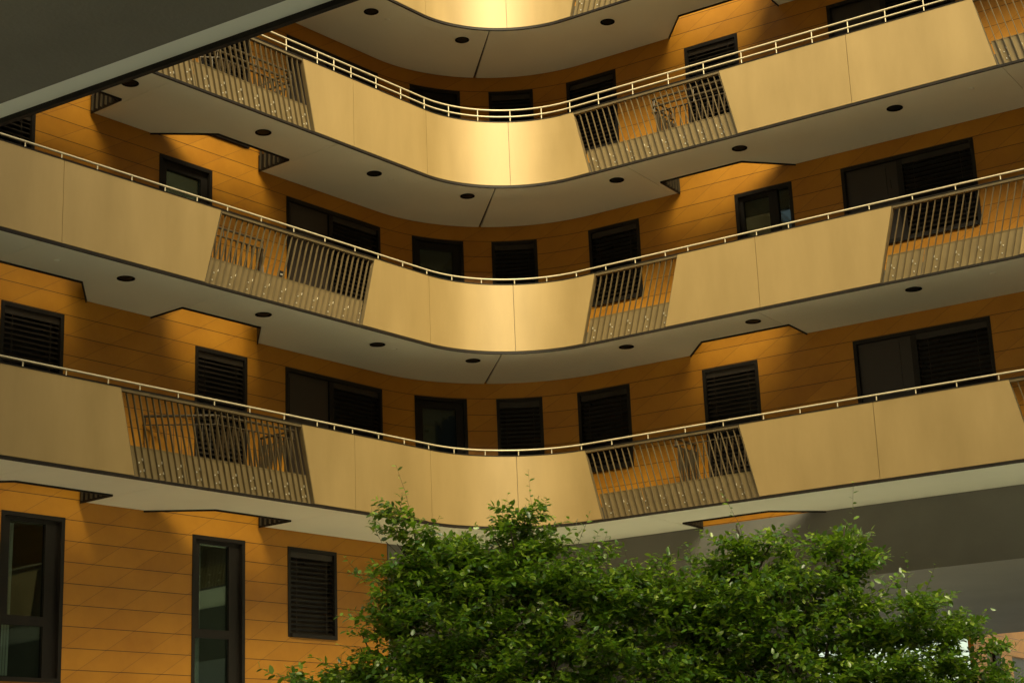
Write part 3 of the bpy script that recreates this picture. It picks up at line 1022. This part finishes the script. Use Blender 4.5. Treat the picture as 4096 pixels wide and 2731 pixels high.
# ------------------------------------------------------------------ trees
def leaf_cloud(clumps, shoots, seed, leaf_len=0.108):
    """leaf base points, directions and normals on short twigs filling the clumps, and along tall bare shoots"""
    rg = np.random.default_rng(seed)
    B, D, Nn, S, twigs = [], [], [], [], []

    def twig(p, d, L, n, sz=1.0):
        d = d / np.linalg.norm(d)
        pts = [p]
        for i in range(4):
            d = d + rg.normal(0, 0.10, 3) + np.array([0, 0, 0.03])
            d /= np.linalg.norm(d)
            pts.append(pts[-1] + d * L / 4)
        twigs.append(pts)
        side = np.cross(d, [0, 0, 1.0])
        if np.linalg.norm(side) < 0.05:
            side = np.array([1.0, 0, 0])
        side /= np.linalg.norm(side)
        ph = rg.uniform(0, math.pi)
        for i in range(n):
            f = (i + 0.6) / n * 4
            j = min(3, int(f))
            q = pts[j] + (pts[j + 1] - pts[j]) * (f - j)
            ax = (pts[j + 1] - pts[j]) / (L / 4)
            up = np.cross(side, ax)
            a = ph + i * 2.4
            out = math.cos(a) * side + math.sin(a) * up
            ld = out * np.array([0.95, 0.95, 0.45]) + ax * 0.5 + np.array([0, 0, -0.12]) + rg.normal(0, 0.16, 3)
            ld /= np.linalg.norm(ld)
            nm = np.array([0, -0.12, 1.0]) + rg.normal(0, 0.30, 3) + out * 0.38
            nm -= ld * (nm @ ld)
            nm /= np.linalg.norm(nm) + 1e-9
            B.append(q)
            D.append(ld)
            Nn.append(nm)
            S.append(leaf_len * sz * rg.uniform(0.65, 1.2) * (1.0 - 0.35 * (i / n) ** 3))

    for (cx, cyy, cz, ax, ay, az, n) in clumps:
        c = np.array([cx, cyy, cz])
        for _ in range(max(2, int(n / 4.6))):               # flat sprays: a branchlet with side twigs
            v = rg.normal(0, 1, 3)
            v /= np.linalg.norm(v)
            r = rg.uniform(0.08, 1.12) ** 0.6
            p = c + v * r * np.array([ax, ay, az])
            h = v * np.array([1, 1, 0.35]) + rg.normal(0, 0.3, 3) * np.array([1, 1, 0.4])
            h[2] = abs(h[2]) * 0.6 + 0.10
            h /= np.linalg.norm(h)
            sd = np.cross(h, [0, 0, 1.0])
            sd /= np.linalg.norm(sd) + 1e-9
            Ls = rg.uniform(0.30, 0.58)
            p = p - h * Ls * 0.55
            twig(p, h, Ls * 1.2, int(rg.integers(13, 19)))
            for q in range(4):
                f = 0.2 + 0.2 * q
                d = h * 0.75 + sd * (0.8 if q % 2 else -0.8) + np.array([0, 0, rg.uniform(-0.05, 0.3)])
                twig(p + h * Ls * f, d, Ls * rg.uniform(0.5, 0.85), int(rg.integers(9, 14)))
    for (x, y, z, L, lx, n) in shoots:
        twig(np.array([x, y, z]), np.array([lx, rg.uniform(-.15, .15), 1.0]), L, n, 0.85)
    return np.array(B), np.array(D), np.array(Nn), np.array(S), twigs


def leaves_mesh(name, B, D, Nn, S, parent):
    n = len(B)
    W = np.cross(Nn, D)
    W /= np.linalg.norm(W, axis=1)[:, None]
    prof = [(0.0, 0.0, 0.0), (0.30, 0.25, 0.03), (0.30, -0.25, 0.03), (0.68, 0.23, 0.015), (0.68, -0.23, 0.015), (1.0, 0.0, -0.10), (0.30, 0, -0.02), (0.68, 0, -0.04)]
    V = np.zeros((n, 8, 3))
    for i, (l, w, h) in enumerate(prof):
        V[:, i] = B + D * (S * l)[:, None] + W * (S * w)[:, None] + Nn * (S * h)[:, None]
    faces = [(0, 6, 1), (0, 2, 6), (1, 6, 7, 3), (6, 2, 4, 7), (3, 7, 5), (7, 4, 5)]
    loops, starts, tot = [], [], []
    base = (np.arange(n) * 8)[:, None]
    order = np.concatenate([np.array(f) for f in faces])
    li = (base + order[None, :]).ravel()
    sizes = np.tile(np.array([len(f) for f in faces]), n)
    st = np.concatenate([[0], np.cumsum(sizes)[:-1]])
    me = bpy.data.meshes.new(name)
    me.vertices.add(n * 8)
    me.vertices.foreach_set("co", V.ravel())
    me.loops.add(len(li))
    me.loops.foreach_set("vertex_index", li.astype(np.int32))
    me.polygons.add(len(sizes))
    me.polygons.foreach_set("loop_start", st.astype(np.int32))
    me.update(calc_edges=True)
    me.polygons.foreach_set("use_smooth", [True] * len(me.polygons))
    me.materials.append(M['leaf'])
    o = bpy.data.objects.new(name, me)
    COL.objects.link(o)
    o.parent = parent
    return o


def tree(label, base, stems, clumps, shoots, seed):
    w = lambda p: (p[0] * TF, p[1] + TY * (TF - 1), CAMZ + (p[2] - CAMZ) * TF)
    base = (base[0] * TF, base[1] + TY * (TF - 1), 0.0)
    stems = [(*w(q[:3]), q[3] * TF) for q in stems]
    clumps = [(*w(q[:3]), q[3] * TF, q[4] * TF, q[5] * TF, q[6]) for q in clumps]
    shoots = [(*w(q[:3]), q[3] * TF, q[4], q[5]) for q in shoots]
    root = thing("courtyard_tree", label, "tree", base, "leafy trees in the courtyard")
    inv = Matrix.Translation(-root.location)
    rg = np.random.default_rng(seed + 5)
    B, D, Nn, S, twigs = leaf_cloud(clumps, shoots, seed)
    o = leaves_mesh("crown", B, D, Nn, S, root)
    o.matrix_parent_inverse = inv
    mb = MB()
    for pts in twigs:
        mb.tube(pts, 0.0028, 4, 0.0012)
    o = mb.build("twigs", M['bark'], root)
    o.matrix_parent_inverse = inv
    mb = MB()
    b = np.array(base)
    for (tx, ty, tz, r) in stems:
        tgt = np.array([tx, ty, tz])
        pts = []
        st = b + np.array([rg.uniform(-.12, .12), rg.uniform(-.12, .12), 0])
        for i in range(9):
            f = i / 8
            p = st + (tgt - st) * np.array([f ** 1.5, f ** 1.5, f]) + (rg.normal(0, 0.025, 3) if 0 < i < 8 else 0)
            pts.append(p)
        mb.tube(pts, r, 8, r * 0.18)
        for i in range(3, 8):                               # limbs
            for _ in range(2):
                d = np.array([rg.normal(0, 0.6), rg.normal(0, 0.6), 0.55])
                d /= np.linalg.norm(d)
                L = rg.uniform(0.35, 0.7)
                q = [pts[i] + d * L * t + np.array([0, 0, 0.12 * t * t]) + rg.normal(0, 0.012, 3) for t in (0, .33, .66, 1)]
                mb.tube(q, r * 0.35, 6, r * 0.1)
    o = mb.build("trunk", M['bark'], root, smooth=math.radians(60))
    o.matrix_parent_inverse = inv


zc = CAMZ
TY = 15.0
TF = 1.43            # the trees stand this much farther off, and are as much larger, than the sizes below
tree("leafy green tree with a narrow pointed top under the curved corner",
     (-0.45, TY, 0.0),
     [(-0.95, TY, zc + 2.6, 0.035), (0.05, TY + .1, zc + 2.5, 0.04), (-0.4, TY - .2, zc + 2.1, 0.035), (-1.4, TY, zc + 1.6, 0.03), (0.5, TY, zc + 1.9, 0.035), (-.1, TY + .4, zc + 1.9, .03)],
     [(-0.35, TY, zc + 1.85, 0.85, 0.75, 0.42, 520), (-1.0, TY, zc + 1.85, 0.42, 0.45, 0.34, 170), (-0.93, TY, zc + 2.38, 0.17, 0.17, 0.30, 60), (-0.55, TY, zc + 2.2, 0.35, 0.3, 0.2, 70),
      (0.05, TY, zc + 2.32, 0.26, 0.28, 0.26, 90), (0.38, TY, zc + 2.0, 0.34, 0.4, 0.28, 110), (-0.25, TY, zc + 2.08, 0.5, 0.45, 0.24, 190), (0.72, TY, zc + 1.78, 0.42, 0.5, 0.28, 170), (-0.6, TY, zc + 1.15, 0.95, 0.85, 0.6, 1000), (-1.65, TY, zc + 1.1, 0.48, 0.45, 0.24, 150),
      (0.4, TY, zc + 1.2, 0.6, 0.7, 0.6, 430), (-1.5, TY, zc + 0.75, 0.8, 0.6, 0.3, 240), (-0.2, TY - .3, zc + 0.7, 0.9, 0.6, 0.3, 260)],
     [(-0.94, TY, zc + 2.55, 0.5, -0.05, 12), (0.12, TY, zc + 2.45, 0.5, 0.12, 11), (-0.25, TY, zc + 2.3, 0.5, 0.35, 9), (0.40, TY, zc + 2.15, 0.3, 0.4, 8), (-1.2, TY, zc + 2.35, 0.35, -0.6, 9),
      (-1.35, TY, zc + 2.0, 0.3, -0.9, 8), (0.62, TY, zc + 2.1, 0.3, 0.5, 8), (0.5, TY - .2, zc + 2.25, .3, .5, 7)], 3)
tree("broader leafy green tree with two bushy tops below the grey beam",
     (2.35, TY + 0.3, 0.0),
     [(1.9, TY + .2, zc + 2.4, 0.04), (2.85, TY + .2, zc + 2.35, 0.04), (2.3, TY, zc + 1.8, 0.035), (1.2, TY + .1, zc + 1.8, 0.03), (3.4, TY, zc + 1.5, 0.03), (3.9, TY, zc + 1.2, .025)],
     [(2.1, TY + .2, zc + 1.55, 0.9, 0.75, 0.42, 520), (1.93, TY + .2, zc + 2.1, 0.30, 0.3, 0.32, 120), (2.80, TY + .2, zc + 2.05, 0.30, 0.3, 0.28, 105), (2.4, TY + .2, zc + 1.9, 0.4, 0.4, 0.25, 110),
      (3.2, TY + .1, zc + 1.5, 0.55, 0.55, 0.32, 220), (3.62, TY, zc + 1.25, 0.40, 0.4, 0.22, 90), (3.75, TY, zc + 0.92, 0.40, 0.45, 0.2, 95), (1.1, TY + .2, zc + 1.65, 0.5, 0.55, 0.34, 250), (1.5, TY + .2, zc + 1.75, 0.4, 0.5, 0.26, 150), (2.5, TY + .1, zc + 1.0, 1.15, 0.85, 0.42, 900),
      (1.2, TY + .2, zc + 1.1, 0.65, 0.7, 0.5, 330), (3.2, TY - .1, zc + 0.75, 0.75, 0.55, 0.25, 170), (1.9, TY - .35, zc + 0.75, 1.1, 0.5, 0.3, 300)],
     [(1.95, TY + .2, zc + 2.3, 0.45, -0.3, 11), (2.9, TY + .2, zc + 2.2, 0.55, 0.15, 12), (0.95, TY, zc + 1.95, 0.35, 0.1, 8), (1.25, TY, zc + 1.9, 0.35, 0.05, 8), (1.5, TY + .1, zc + 1.95, 0.4, .1, 9),
      (3.3, TY, zc + 1.75, 0.35, 0.3, 8), (3.75, TY, zc + 1.4, 0.35, 0.8, 8), (4.0, TY, zc + 1.12, 0.35, 1.4, 8), (4.05, TY, zc + 0.9, 0.35, 1.6, 8), (2.45, TY + .2, zc + 2.05, 0.35, 0.0, 8), (3.45, TY, zc + 1.7, .3, .5, 8)], 9)
